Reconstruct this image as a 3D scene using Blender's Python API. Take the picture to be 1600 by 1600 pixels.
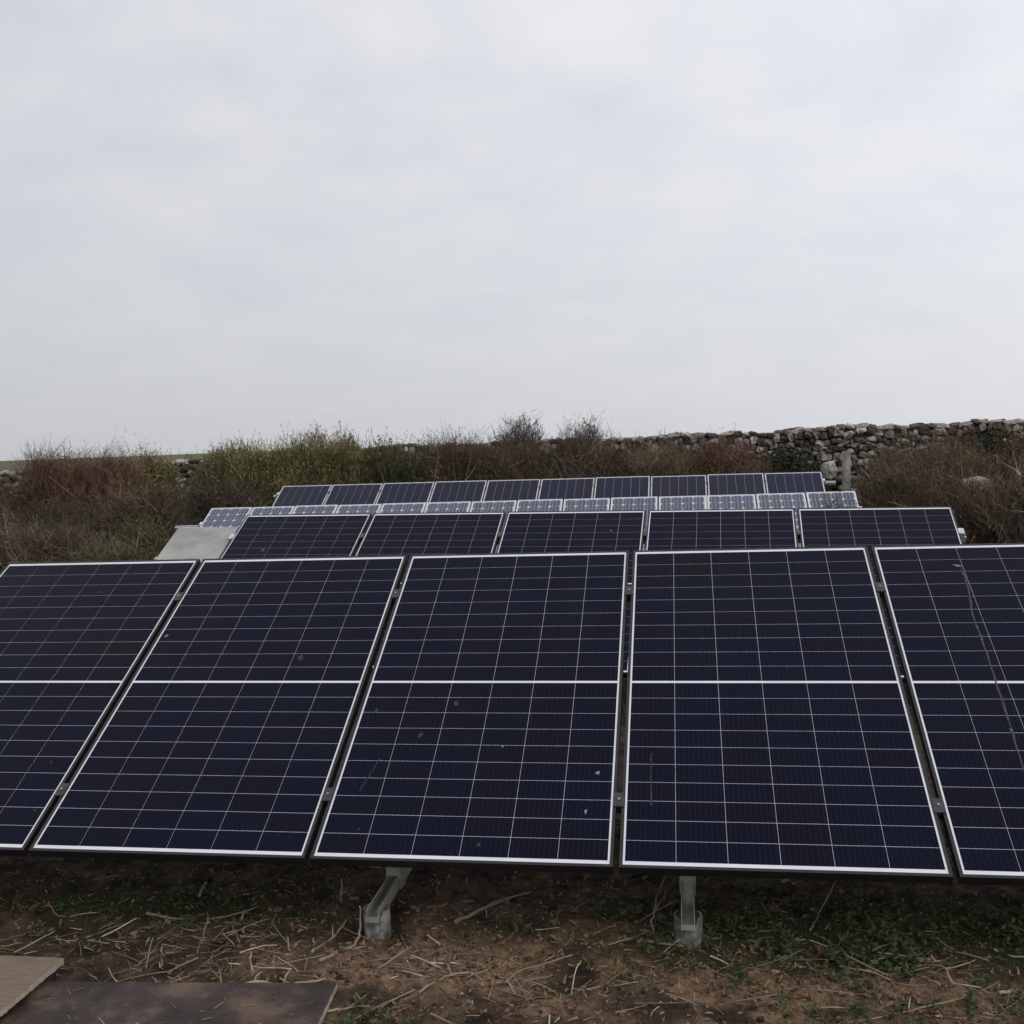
import bpy, math, random
import numpy as np
from mathutils import Vector, Matrix

for o in list(bpy.data.objects): bpy.data.objects.remove(o)
S = bpy.context.scene
COL = S.collection
random.seed(7)
rng = np.random.default_rng(11)
GZ = -0.30                      # ground level (z = 0 is the lower edge of the front row)
T30 = math.radians(30)

# ------------------------------------------------------------------ camera
cam = bpy.data.cameras.new('camera')
cam_o = bpy.data.objects.new('camera', cam)
COL.objects.link(cam_o)
right = Vector((0.9864606, 0.15982299, -0.03677093))
down = Vector((-0.02562426, -0.07125405, -0.99712901))
fwd = Vector((-0.16198421, 0.9845707, -0.06619397))
up, back = -down, -fwd
m = Matrix(((right.x, up.x, back.x, 3.42020), (right.y, up.y, back.y, -3.38449),
            (right.z, up.z, back.z, 1.39975), (0, 0, 0, 1)))
cam_o.matrix_world = m
cam.sensor_fit = 'HORIZONTAL'
cam.sensor_width = 36.0
cam.lens = 1656.41 / 1600 * 36.0
cam.clip_start = 0.05
cam.clip_end = 8000
S.camera = cam_o
S.render.resolution_x = S.render.resolution_y = 1024

# ------------------------------------------------------------------ sky
SUN_EL, SUN_AZ = math.radians(42), math.radians(125)       # azimuth clockwise from +Y: behind the camera, to the right
sun_dir = Vector((math.sin(SUN_AZ) * math.cos(SUN_EL), math.cos(SUN_AZ) * math.cos(SUN_EL), math.sin(SUN_EL)))
world = bpy.data.worlds.new('World')
S.world = world
world.use_nodes = True
nt = world.node_tree
nt.nodes.clear()
def N(tree, t, **kw):
    n = tree.nodes.new(t)
    for k, v in kw.items(): setattr(n, k, v)
    return n
def LK(tree, a, b): tree.links.new(a, b)
def MATH(tree, op, a, b=None, clamp=False):
    n = tree.nodes.new('ShaderNodeMath'); n.operation = op; n.use_clamp = clamp
    for i, v in enumerate((a, b)):
        if v is None: continue
        if isinstance(v, (int, float)): n.inputs[i].default_value = v
        else: tree.links.new(v, n.inputs[i])
    return n.outputs[0]
sky = N(nt, 'ShaderNodeTexSky', sky_type='NISHITA', sun_disc=False)
sky.sun_elevation = SUN_EL
sky.sun_rotation = SUN_AZ
sky.air_density = 1.0; sky.dust_density = 2.0
skys = N(nt, 'ShaderNodeVectorMath', operation='SCALE')
LK(nt, sky.outputs[0], skys.inputs[0]); skys.inputs[3].default_value = 0.10
tc = N(nt, 'ShaderNodeTexCoord')
sep = N(nt, 'ShaderNodeSeparateXYZ'); LK(nt, tc.outputs['Generated'], sep.inputs[0])
zz = MATH(nt, 'ADD', MATH(nt, 'MAXIMUM', sep.outputs[2], 0.0), 0.22)
cx = MATH(nt, 'DIVIDE', sep.outputs[0], zz); cy = MATH(nt, 'DIVIDE', sep.outputs[1], zz)
comb = N(nt, 'ShaderNodeCombineXYZ'); LK(nt, cx, comb.inputs[0]); LK(nt, cy, comb.inputs[1])
noi = N(nt, 'ShaderNodeTexNoise'); LK(nt, comb.outputs[0], noi.inputs['Vector'])
noi.inputs['Scale'].default_value = 1.25; noi.inputs['Detail'].default_value = 6; noi.inputs['Roughness'].default_value = 0.56
noi.inputs['Distortion'].default_value = 0.5
no2 = N(nt, 'ShaderNodeTexNoise'); LK(nt, comb.outputs[0], no2.inputs['Vector'])
no2.inputs['Scale'].default_value = 4.2; no2.inputs['Detail'].default_value = 5; no2.inputs['Roughness'].default_value = 0.5
cl = MATH(nt, 'ADD', MATH(nt, 'MULTIPLY', noi.outputs[0], 0.58), MATH(nt, 'MULTIPLY', no2.outputs[0], 0.42))
hf = MATH(nt, 'MINIMUM', MATH(nt, 'MULTIPLY', MATH(nt, 'MAXIMUM', sep.outputs[2], 0.0), 2.0), 1.0)
hf = MATH(nt, 'ADD', MATH(nt, 'MULTIPLY', hf, 1.2), 0.16)
cl = MATH(nt, 'ADD', MATH(nt, 'MULTIPLY', MATH(nt, 'SUBTRACT', cl, 0.5), hf), 0.5)
ramp = N(nt, 'ShaderNodeValToRGB'); LK(nt, cl, ramp.inputs[0])
ramp.color_ramp.elements[0].position = 0.37; ramp.color_ramp.elements[0].color = (0.735, 0.755, 0.822, 1)
ramp.color_ramp.elements[1].position = 0.63; ramp.color_ramp.elements[1].color = (0.890, 0.894, 0.920, 1)
# the cloud layer is brighter on the sun's side
dt = N(nt, 'ShaderNodeVectorMath', operation='DOT_PRODUCT')
LK(nt, tc.outputs['Generated'], dt.inputs[0]); dt.inputs[1].default_value = sun_dir
gl = MATH(nt, 'ADD', MATH(nt, 'MULTIPLY', dt.outputs['Value'], 0.50), 1.095)
hz = MATH(nt, 'ADD', MATH(nt, 'MULTIPLY', MATH(nt, 'MINIMUM', MATH(nt, 'MULTIPLY', MATH(nt, 'MAXIMUM', sep.outputs[2], 0.0), 5.0), 1.0), 0.05), 0.95)
cs = N(nt, 'ShaderNodeVectorMath', operation='SCALE')
LK(nt, ramp.outputs[0], cs.inputs[0]); LK(nt, MATH(nt, 'MULTIPLY', gl, hz), cs.inputs[3])
mx = N(nt, 'ShaderNodeMix', data_type='RGBA'); mx.inputs[0].default_value = 0.93
LK(nt, skys.outputs[0], mx.inputs[6]); LK(nt, cs.outputs[0], mx.inputs[7])
bg = N(nt, 'ShaderNodeBackground'); LK(nt, mx.outputs[2], bg.inputs[0]); bg.inputs[1].default_value = 1.0
wo = N(nt, 'ShaderNodeOutputWorld'); LK(nt, bg.outputs[0], wo.inputs[0])

sun = bpy.data.lights.new('sun', 'SUN')
sun.energy = 0.6; sun.angle = math.radians(35); sun.color = (1.0, 0.97, 0.93)
sun_o = bpy.data.objects.new('sun', sun); COL.objects.link(sun_o)
sun_o.rotation_euler = sun_dir.to_track_quat('Z', 'Y').to_euler()
sun_o.location = (12, -12, 14)
S.view_settings.view_transform = 'Standard'; S.view_settings.look = 'None'
S.view_settings.gamma = 1.0; S.view_settings.use_curve_mapping = False
S.view_settings.exposure = 0.0
S.render.engine = 'CYCLES'

# ------------------------------------------------------------------ material helpers
def mat(name):
    mt = bpy.data.materials.new(name); mt.use_nodes = True
    t = mt.node_tree
    return mt, t, t.nodes['Principled BSDF']
def setc(sock, c): sock.default_value = (c[0], c[1], c[2], 1)
def RAMP(t, fac, stops, interp='LINEAR'):
    r = t.nodes.new('ShaderNodeValToRGB'); r.color_ramp.interpolation = interp
    e = r.color_ramp.elements
    while len(e) < len(stops): e.new(0.5)
    for i, (p, c) in enumerate(stops):
        e[i].position = p; e[i].color = (c[0], c[1], c[2], 1)
    t.links.new(fac, r.inputs[0])
    return r.outputs[0]
def NOISE(t, scale, detail=4, rough=0.55, vec=None, dist=0.0):
    n = t.nodes.new('ShaderNodeTexNoise')
    n.inputs['Scale'].default_value = scale; n.inputs['Detail'].default_value = detail
    n.inputs['Roughness'].default_value = rough; n.inputs['Distortion'].default_value = dist
    if vec is not None: t.links.new(vec, n.inputs['Vector'])
    return n.outputs[0]
def MIX(t, fac, a, b, blend='MIX'):
    n = t.nodes.new('ShaderNodeMix'); n.data_type = 'RGBA'; n.blend_type = blend
    for i, v in ((0, fac), (6, a), (7, b)):
        if isinstance(v, (int, float)): n.inputs[i].default_value = v
        elif isinstance(v, tuple): n.inputs[i].default_value = (*v, 1)
        else: t.links.new(v, n.inputs[i])
    return n.outputs[2]
def OBJ(t): return t.nodes.new('ShaderNodeTexCoord').outputs['Object']
def BUMP(t, b, h, strength, dist=0.01):
    n = t.nodes.new('ShaderNodeBump'); n.inputs['Strength'].default_value = strength; n.inputs['Distance'].default_value = dist
    t.links.new(h, n.inputs['Height']); t.links.new(n.outputs[0], b.inputs['Normal'])
def simple(name, stops, scale=6.0, rough=0.6, metal=0.0, bump=0.0, ior=1.45, detail=5):
    mt, t, b = mat(name)
    f = NOISE(t, scale, detail, 0.6, OBJ(t))
    t.links.new(RAMP(t, f, stops), b.inputs['Base Color'])
    b.inputs['Roughness'].default_value = rough; b.inputs['Metallic'].default_value = metal; b.inputs['IOR'].default_value = ior
    if bump: BUMP(t, b, f, bump)
    return mt
def tinted(name, stops, rough=0.75, extra=None):
    """colour ramp read from the mesh's own per-blade random value"""
    mt, t, b = mat(name)
    a = t.nodes.new('ShaderNodeAttribute'); a.attribute_name = 'tint'
    t.links.new(RAMP(t, a.outputs['Fac'], stops), b.inputs['Base Color'])
    b.inputs['Roughness'].default_value = rough; b.inputs['Specular IOR Level'].default_value = 0.25
    return mt

# cells of the large modules: dark, anti-reflective, faint vertical wires; each cell has a slightly different tone
def cell_mat(name, c0, c1, wires, wire_c, ior, bars=None, rough=0.12):
    mt, t, b = mat(name)
    oi = t.nodes.new('ShaderNodeObjectInfo')
    base = RAMP(t, oi.outputs['Random'], [(0.0, c0), (0.55, c1), (0.8, tuple(0.5 * (a + q) for a, q in zip(c0, c1))), (1.0, (c0[0] * 1.05, c0[1] * 1.05, c0[2] * 0.85))])
    sp = t.nodes.new('ShaderNodeSeparateXYZ'); LK(t, OBJ(t), sp.inputs[0])
    fr = MATH(t, 'FRACT', MATH(t, 'MULTIPLY', sp.outputs[0], wires))
    lt = MATH(t, 'LESS_THAN', fr, 0.09)
    wp = t.nodes.new('ShaderNodeNewGeometry').outputs['Position']
    base = MIX(t, RAMP(t, NOISE(t, 1.7, 4, 0.6, wp), [(0.34, (0, 0, 0)), (0.68, (0.6, 0.6, 0.6))]), base, (c1[0] * 0.8, c1[1] * 1.0, c1[2] * 1.15))
    LK(t, MIX(t, MATH(t, 'MULTIPLY', lt, 0.75), base, wire_c), b.inputs['Base Color'])
    b.inputs['Roughness'].default_value = rough; b.inputs['IOR'].default_value = ior
    d = NOISE(t, 3.0, 5, 0.6, t.nodes.new('ShaderNodeNewGeometry').outputs['Position'])
    LK(t, RAMP(t, d, [(0.35, (rough,) * 3), (0.75, (rough + 0.22,) * 3)]), b.inputs['Roughness'])
    return mt
M = {}
M['cell'] = cell_mat('mono_cell', (0.0040, 0.0041, 0.0090), (0.0033, 0.0037, 0.0130), 1 / 0.0179, (0.014, 0.014, 0.020), 1.13)
M['cell_far'] = cell_mat('mono_cell_small', (0.008, 0.008, 0.018), (0.007, 0.007, 0.023), 1 / 0.0415, (0.014, 0.014, 0.022), 1.2)
M['cell_old'] = cell_mat('old_blue_cell', (0.040, 0.045, 0.075), (0.050, 0.055, 0.085), 1 / 0.042, (0.34, 0.34, 0.37), 1.42)
M['backsheet'] = simple('white_backsheet', [(0.3, (0.53, 0.53, 0.55)), (0.7, (0.62, 0.62, 0.635))], 4, 0.3, ior=1.2)
M['black_frame'] = simple('black_anodised_frame', [(0.3, (0.006, 0.006, 0.008)), (0.7, (0.012, 0.012, 0.014))], 30, 0.5, ior=1.4)
M['silver_frame'] = simple('silver_frame', [(0.3, (0.50, 0.50, 0.51)), (0.7, (0.60, 0.60, 0.60))], 30, 0.45, metal=0.35)
M['galv'] = simple('galvanised_steel', [(0.25, (0.20, 0.20, 0.175)), (0.6, (0.33, 0.32, 0.28)), (0.8, (0.24, 0.20, 0.15))], 22, 0.5, metal=0.45, bump=0.05)
M['alu'] = simple('aluminium_rail', [(0.3, (0.45, 0.45, 0.45)), (0.7, (0.58, 0.58, 0.57))], 16, 0.42, metal=0.6)
M['pipe'] = simple('weathered_white_pipe', [(0.36, (0.065, 0.055, 0.043)), (0.5, (0.15, 0.145, 0.135)), (0.64, (0.25, 0.25, 0.255))], 24, 0.5, bump=0.04)
M['concrete'] = simple('concrete_fill', [(0.3, (0.12, 0.11, 0.10)), (0.7, (0.22, 0.21, 0.19))], 40, 0.9, bump=0.2)
M['clamp'] = simple('black_clamp', [(0.3, (0.012, 0.012, 0.013)), (0.7, (0.03, 0.03, 0.03))], 40, 0.45)
M['dropping'] = simple('dried_dropping', [(0.35, (0.07, 0.07, 0.08)), (0.65, (0.26, 0.26, 0.27))], 90, 0.8)
M['smear'] = simple('faint_dropping', [(0.40, (0.008, 0.008, 0.012)), (0.68, (0.032, 0.032, 0.038))], 90, 0.8)
M['trail'] = simple('dropping_trail', [(0.35, (0.010, 0.010, 0.014)), (0.65, (0.06, 0.06, 0.068))], 60, 0.8)
M['grey_sheet'] = simple('grey_sheet', [(0.34, (0.17, 0.17, 0.155)), (0.5, (0.25, 0.25, 0.23)), (0.66, (0.31, 0.31, 0.285))], 3, 0.55)

# ------------------------------------------------------------------ mesh helpers
def mesh_from(name, verts, faces, mtl, smooth=False, tint=None):
    me = bpy.data.meshes.new(name)
    me.from_pydata([tuple(v) for v in verts], [], faces)
    if mtl is not None: me.materials.append(mtl)
    if smooth: me.polygons.foreach_set('use_smooth', [True] * len(me.polygons))
    me.update()
    return me
def mesh_np(name, V, L, counts, mtl, tint=None, smooth=False):
    """fast mesh: V (n,3), L flat loop vertex indices, counts = loops per face (int or array)"""
    me = bpy.data.meshes.new(name)
    V = np.ascontiguousarray(V, dtype=np.float32); L = np.ascontiguousarray(L, dtype=np.int32).ravel()
    if np.isscalar(counts): counts = np.full(len(L) // counts, counts, dtype=np.int32)
    st = np.concatenate([[0], np.cumsum(counts)[:-1]]).astype(np.int32)
    me.vertices.add(len(V)); me.vertices.foreach_set('co', V.ravel())
    me.loops.add(len(L)); me.loops.foreach_set('vertex_index', L)
    me.polygons.add(len(st)); me.polygons.foreach_set('loop_start', st)
    if smooth: me.polygons.foreach_set('use_smooth', np.ones(len(st), dtype=bool))
    if tint is not None:
        a = me.attributes.new('tint', 'FLOAT', 'POINT'); a.data.foreach_set('value', np.ascontiguousarray(tint, dtype=np.float32))
    me.update(calc_edges=True); me.validate()
    if mtl is not None: me.materials.append(mtl)
    return me
def ob(name, me, parent=None, loc=None, rot=None):
    o = bpy.data.objects.new(name, me); COL.objects.link(o)
    if parent is not None: o.parent = parent
    if loc is not None: o.location = loc
    if rot is not None: o.rotation_euler = rot
    return o
def empty(name, loc=(0, 0, 0), rot=(0, 0, 0)):
    o = bpy.data.objects.new(name, None); COL.objects.link(o)
    o.location = loc; o.rotation_euler = rot; o.empty_display_size = 0.1
    return o
def tag(o, label, cat, group=None, kind=None):
    o['label'] = label
    if cat: o['category'] = cat
    if group: o['group'] = group
    if kind: o['kind'] = kind
    return o
BOXF = [(0, 3, 2, 1), (4, 5, 6, 7), (0, 1, 5, 4), (1, 2, 6, 5), (2, 3, 7, 6), (3, 0, 4, 7)]
class MB:
    def __init__(s): s.v = []; s.f = []
    def add(s, v, f):
        k = len(s.v); s.v += [tuple(p) for p in v]; s.f += [tuple(i + k for i in q) for q in f]; return s
    def box(s, x0, x1, y0, y1, z0, z1, fn=None):
        v = [(x0, y0, z0), (x1, y0, z0), (x1, y1, z0), (x0, y1, z0), (x0, y0, z1), (x1, y0, z1), (x1, y1, z1), (x0, y1, z1)]
        if fn: v = [fn(*p) for p in v]
        return s.add(v, BOXF)
    def tube(s, pts, radii, n=7, cap=True):
        pts = [Vector(p) for p in pts]; k = len(s.v); prev = None
        for i, p in enumerate(pts):
            d = (pts[min(i + 1, len(pts) - 1)] - pts[max(i - 1, 0)]).normalized()
            a = d.orthogonal().normalized() if prev is None else (prev - d * prev.dot(d)).normalized()
            prev = a; b = d.cross(a)
            for j in range(n):
                t = 2 * math.pi * j / n
                s.v.append(tuple(p + (a * math.cos(t) + b * math.sin(t)) * radii[i]))
        for i in range(len(pts) - 1):
            for j in range(n):
                s.f.append((k + i * n + j, k + i * n + (j + 1) % n, k + (i + 1) * n + (j + 1) % n, k + (i + 1) * n + j))
        if cap:
            s.f.append(tuple(k + j for j in range(n))[::-1]); e = k + (len(pts) - 1) * n
            s.f.append(tuple(e + j for j in range(n)))
        return s
    def mesh(s, name, mtl, smooth=False): return mesh_from(name, s.v, s.f, mtl, smooth)
    def build(s, name, mtl, parent=None, smooth=False, bevel=0):
        o = ob(name, s.mesh(name, mtl, smooth), parent)
        if bevel:
            b = o.modifiers.new('bevel', 'BEVEL'); b.width = bevel; b.segments = 1; b.limit_method = 'ANGLE'
        return o

# numpy value noise
_P = np.random.default_rng(5).random((256, 256)).astype(np.float64)
def vnoise(x, y):
    xi = np.floor(x).astype(int); yi = np.floor(y).astype(int)
    fx = x - xi; fy = y - yi
    fx = fx * fx * (3 - 2 * fx); fy = fy * fy * (3 - 2 * fy)
    g = lambda a, b: _P[a & 255, b & 255]
    return (g(xi, yi) * (1 - fx) + g(xi + 1, yi) * fx) * (1 - fy) + (g(xi, yi + 1) * (1 - fx) + g(xi + 1, yi + 1) * fx) * fy
def fbm(x, y, s, o=4):
    r = 0; a = 0.5; t = 0
    for i in range(o):
        r = r + a * vnoise(x * s + 17.3 * i, y * s - 9.1 * i); t += a; a *= 0.5; s *= 2.03
    return r / t

# ------------------------------------------------------------------ ground
def near(x, y):  # 1 close to the foreground strip, 0 far away
    dx = np.maximum(np.maximum(-3.0 - x, x - 9.0), 0); dy = np.maximum(np.maximum(-3.6 - y, y - 1.8), 0)
    return np.exp(-(dx * dx + dy * dy) / 0.8)
def ground_h(x, y):
    x = np.asarray(x, float); y = np.asarray(y, float)
    n = near(x, y)
    h = (fbm(x, y, 0.9, 3) - 0.5) * 0.05 + (fbm(x + 40, y, 4.5, 4) - 0.5) * 0.075 * n + (fbm(x, y + 70, 19, 3) - 0.5) * 0.034 * n
    r = np.exp(-(((x - 1.3) / 1.05) ** 6 + ((y + 1.0) / 0.75) ** 6))        # flattened under the boards
    h = h * (1 - r) - 0.012 * r
    far = np.clip((np.hypot(x - 3, y - 3) - 30) / 60, 0, 1)
    return GZ + h * (1 - far)
def blob(x, y, cx, cy, rx, ry): return np.exp(-(((x - cx) / rx) ** 2 + ((y - cy) / ry) ** 2))
def moss_f(x, y):
    m_ = 0.95 * blob(x, y, 3.85, 0.22, 0.55, 0.26) + 0.6 * blob(x, y, 3.45, -0.02, 0.25, 0.13) + 0.7 * blob(x, y, 4.5, 0.2, 0.35, 0.2) \
        + 0.75 * blob(x, y, 1.3, 0.26, 0.7, 0.2) + 0.6 * blob(x, y, 4.05, -0.28, 0.3, 0.1) + 0.45 * blob(x, y, 2.75, 0.12, 0.35, 0.12) \
        + 0.5 * blob(x, y, 2.5, -0.42, 0.2, 0.1)
    far = 1 - near(x, y)
    return np.clip(m_ * (0.35 + 1.3 * fbm(x, y, 5.5, 4)) + 0.25 * np.clip(fbm(x + 9, y, 2.2, 4) - 0.5, 0, 1) * 2 + 0.55 * far, 0, 1)
def litter_f(x, y):
    l_ = 1.15 * blob(x, y, 3.05, -0.14, 0.8, 0.38) + 0.7 * blob(x, y, 4.1, -0.2, 0.6, 0.2) + 0.5 * blob(x, y, 2.4, -0.1, 0.4, 0.25)
    return np.clip(l_ * np.clip((fbm(x + 3, y + 5, 6, 4) - 0.34) * 4.2, 0.05, 1.3), 0, 1)
def axis(a, b, step, lo, hi, g=1.13):
    c = list(np.arange(a, b, step)); p = b; s = step
    while p < hi: c.append(p); s *= g; p += s
    c.append(hi); p = a; s = step; e = []
    while True:
        s *= g; p -= s
        if p < lo: break
        e.append(p)
    e.append(lo)
    return np.array(e[::-1] + c)
gx = axis(0.0, 5.4, 0.0175, -3500, 3500); gy = axis(-0.75, 1.0, 0.0175, -3500, 3500)
X, Y = np.meshgrid(gx, gy)
Z = ground_h(X, Y)
nx, ny = len(gx), len(gy)
idx = np.arange(nx * ny).reshape(ny, nx)
quads = np.stack([idx[:-1, :-1], idx[:-1, 1:], idx[1:, 1:], idx[1:, :-1]], -1).reshape(-1, 4)
V = np.stack([X, Y, Z], -1).reshape(-1, 3)
mt, t, b = mat('ground_soil')
pos = t.nodes.new('ShaderNodeNewGeometry').outputs['Position']
n1 = NOISE(t, 7, 8, 0.65, pos); n2 = NOISE(t, 30, 8, 0.72, pos); n3 = NOISE(t, 160, 4, 0.6, pos)
soil = RAMP(t, n1, [(0.38, (0.012, 0.009, 0.007)), (0.52, (0.050, 0.034, 0.023)), (0.68, (0.130, 0.084, 0.052))])
litc = RAMP(t, n2, [(0.34, (0.070, 0.043, 0.027)), (0.5, (0.225, 0.145, 0.092)), (0.68, (0.34, 0.235, 0.155))])
mosc = RAMP(t, n2, [(0.3, (0.012, 0.016, 0.007)), (0.55, (0.030, 0.037, 0.014)), (0.8, (0.064, 0.064, 0.026))])
am = t.nodes.new('ShaderNodeAttribute'); am.attribute_name = 'moss'
al = t.nodes.new('ShaderNodeAttribute'); al.attribute_name = 'litter'
c = MIX(t, al.outputs['Fac'], soil, litc)
c = MIX(t, MATH(t, 'MULTIPLY', am.outputs['Fac'], 0.9), c, mosc)
c = MIX(t, MATH(t, 'MULTIPLY', n3, 0.8), c, MIX(t, 1.0, c, (0.55, 0.5, 0.45), 'MULTIPLY'))
sy2 = t.nodes.new('ShaderNodeSeparateXYZ'); LK(t, pos, sy2.inputs[0])
field = RAMP(t, NOISE(t, 0.05, 8, 0.65, pos), [(0.35, (0.060, 0.058, 0.032)), (0.5, (0.085, 0.084, 0.046)), (0.65, (0.11, 0.10, 0.060))])   # pasture beyond the wall
c = MIX(t, MATH(t, 'GREATER_THAN', sy2.outputs[1], 16.7), c, field)
LK(t, c, b.inputs['Base Color']); b.inputs['Roughness'].default_value = 0.95; b.inputs['Specular IOR Level'].default_value = 0.15
BUMP(t, b, MATH(t, 'ADD', n2, MATH(t, 'MULTIPLY', n3, 0.5)), 0.8, 0.012)
me = mesh_np('ground', V, quads, 4, mt, smooth=True)
for nm, fn in (('moss', moss_f), ('litter', litter_f)):
    a = me.attributes.new(nm, 'FLOAT', 'POINT'); a.data.foreach_set('value', fn(X, Y).ravel().astype(np.float32))
tag(ob('ground', me), 'dark soil ground with moss and brown leaf litter', None, kind='structure')
def gh(x, y): return float(ground_h(x, y))

# ------------------------------------------------------------------ solar panels
def slope(u, v, w): return (u, v * math.cos(T30) - w * math.sin(T30), v * math.sin(T30) + w * math.cos(T30))
def frame_mesh(name, W, H, lip, depth, mtl):
    mb = MB()
    mb.box(0, W, 0, lip, -depth, 0).box(0, W, H - lip, H, -depth, 0)
    mb.box(0, lip, lip, H - lip, -depth, 0).box(W - lip, W, lip, H - lip, -depth, 0)
    return mb.mesh(name, mtl)
# large half-cell module
PW, PH, LIP = 1.038, 1.755, 0.011
big_frame = frame_mesh('frame', PW, PH, LIP, 0.035, M['black_frame'])
big_back = MB().box(LIP, PW - LIP, LIP, PH - LIP, -0.008, -0.0022).mesh('backsheet', M['backsheet'])
CWp, CHp = (PW - 2 * LIP - 0.0135) / 6, (PH - 2 * LIP - 0.030 - 0.011) / 20
cw, ch = CWp - 0.0014, CHp - 0.0019
big_cell = MB().box(-cw / 2, cw / 2, -ch / 2, ch / 2, -0.0022, -0.0014).mesh('cell', M['cell'])
jbox = MB().box(PW / 2 - 0.05, PW / 2 + 0.05, PH / 2 - 0.03, PH / 2 + 0.03, -0.03, -0.0085).mesh('junction_box', M['clamp'])
def big_panel(row, origin, label, group):
    """origin: row-local lower-left corner"""
    r = empty('solar_panel'); r.parent = None
    r.matrix_world = row @ Matrix.Translation(origin) @ Matrix.Rotation(T30, 4, 'X')
    ob('frame', big_frame, r); ob('backsheet', big_back, r); ob('junction_box', jbox, r)
    for j in range(20):
        yy = LIP + 0.015 + (j + 0.5) * CHp + (0.011 if j >= 10 else 0)
        for i in range(6):
            c_ = bpy.data.objects.new('cell', big_cell); COL.objects.link(c_); c_.parent = r
            c_.location = (LIP + 0.00675 + (i + 0.5) * CWp, yy, 0)
    return tag(r, label, 'solar panel', group)
def small_panel(kind, W, H, nc, nr, lip, cellmat, chamfer, gaps=(0.0016, 0.0016)):
    fr = frame_mesh('frame', W, H, lip, 0.034, M['silver_frame'])
    bk = MB().box(lip, W - lip, lip, H - lip, -0.008, -0.0022).mesh('backsheet', M['backsheet'])
    mb = MB(); px, py = (W - 2 * lip - 0.012) / nc, (H - 2 * lip - 0.02) / nr
    g, g2 = gaps
    for j in range(nr):
        for i in range(nc):
            x0 = lip + 0.006 + i * px + g; x1 = x0 + px - 2 * g; y0 = lip + 0.01 + j * py + g2; y1 = y0 + py - 2 * g2; q = chamfer
            if q:
                P = [(x0 + q, y0), (x1 - q, y0), (x1, y0 + q), (x1, y1 - q), (x1 - q, y1), (x0 + q, y1), (x0, y1 - q), (x0, y0 + q)]
            else: P = [(x0, y0), (x1, y0), (x1, y1), (x0, y1)]
            k = len(P)
            mb.add([(a, b_, -0.0014) for a, b_ in P] + [(a, b_, -0.0022) for a, b_ in P],
                   [tuple(range(k))] + [(a, a + k, (a + 1) % k + k, (a + 1) % k) for a in range(k)])
    return fr, bk, mb.mesh('cell_array', cellmat)
ORD = ['first', 'second', 'third', 'fourth', 'fifth', 'sixth', 'seventh', 'eighth', 'ninth', 'tenth', 'eleventh', 'twelfth', 'thirteenth', 'fourteenth']
def ordl(k, n):
    return 'leftmost' if k == 0 else 'rightmost' if k == n - 1 else ORD[k] + ' from the left'

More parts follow.
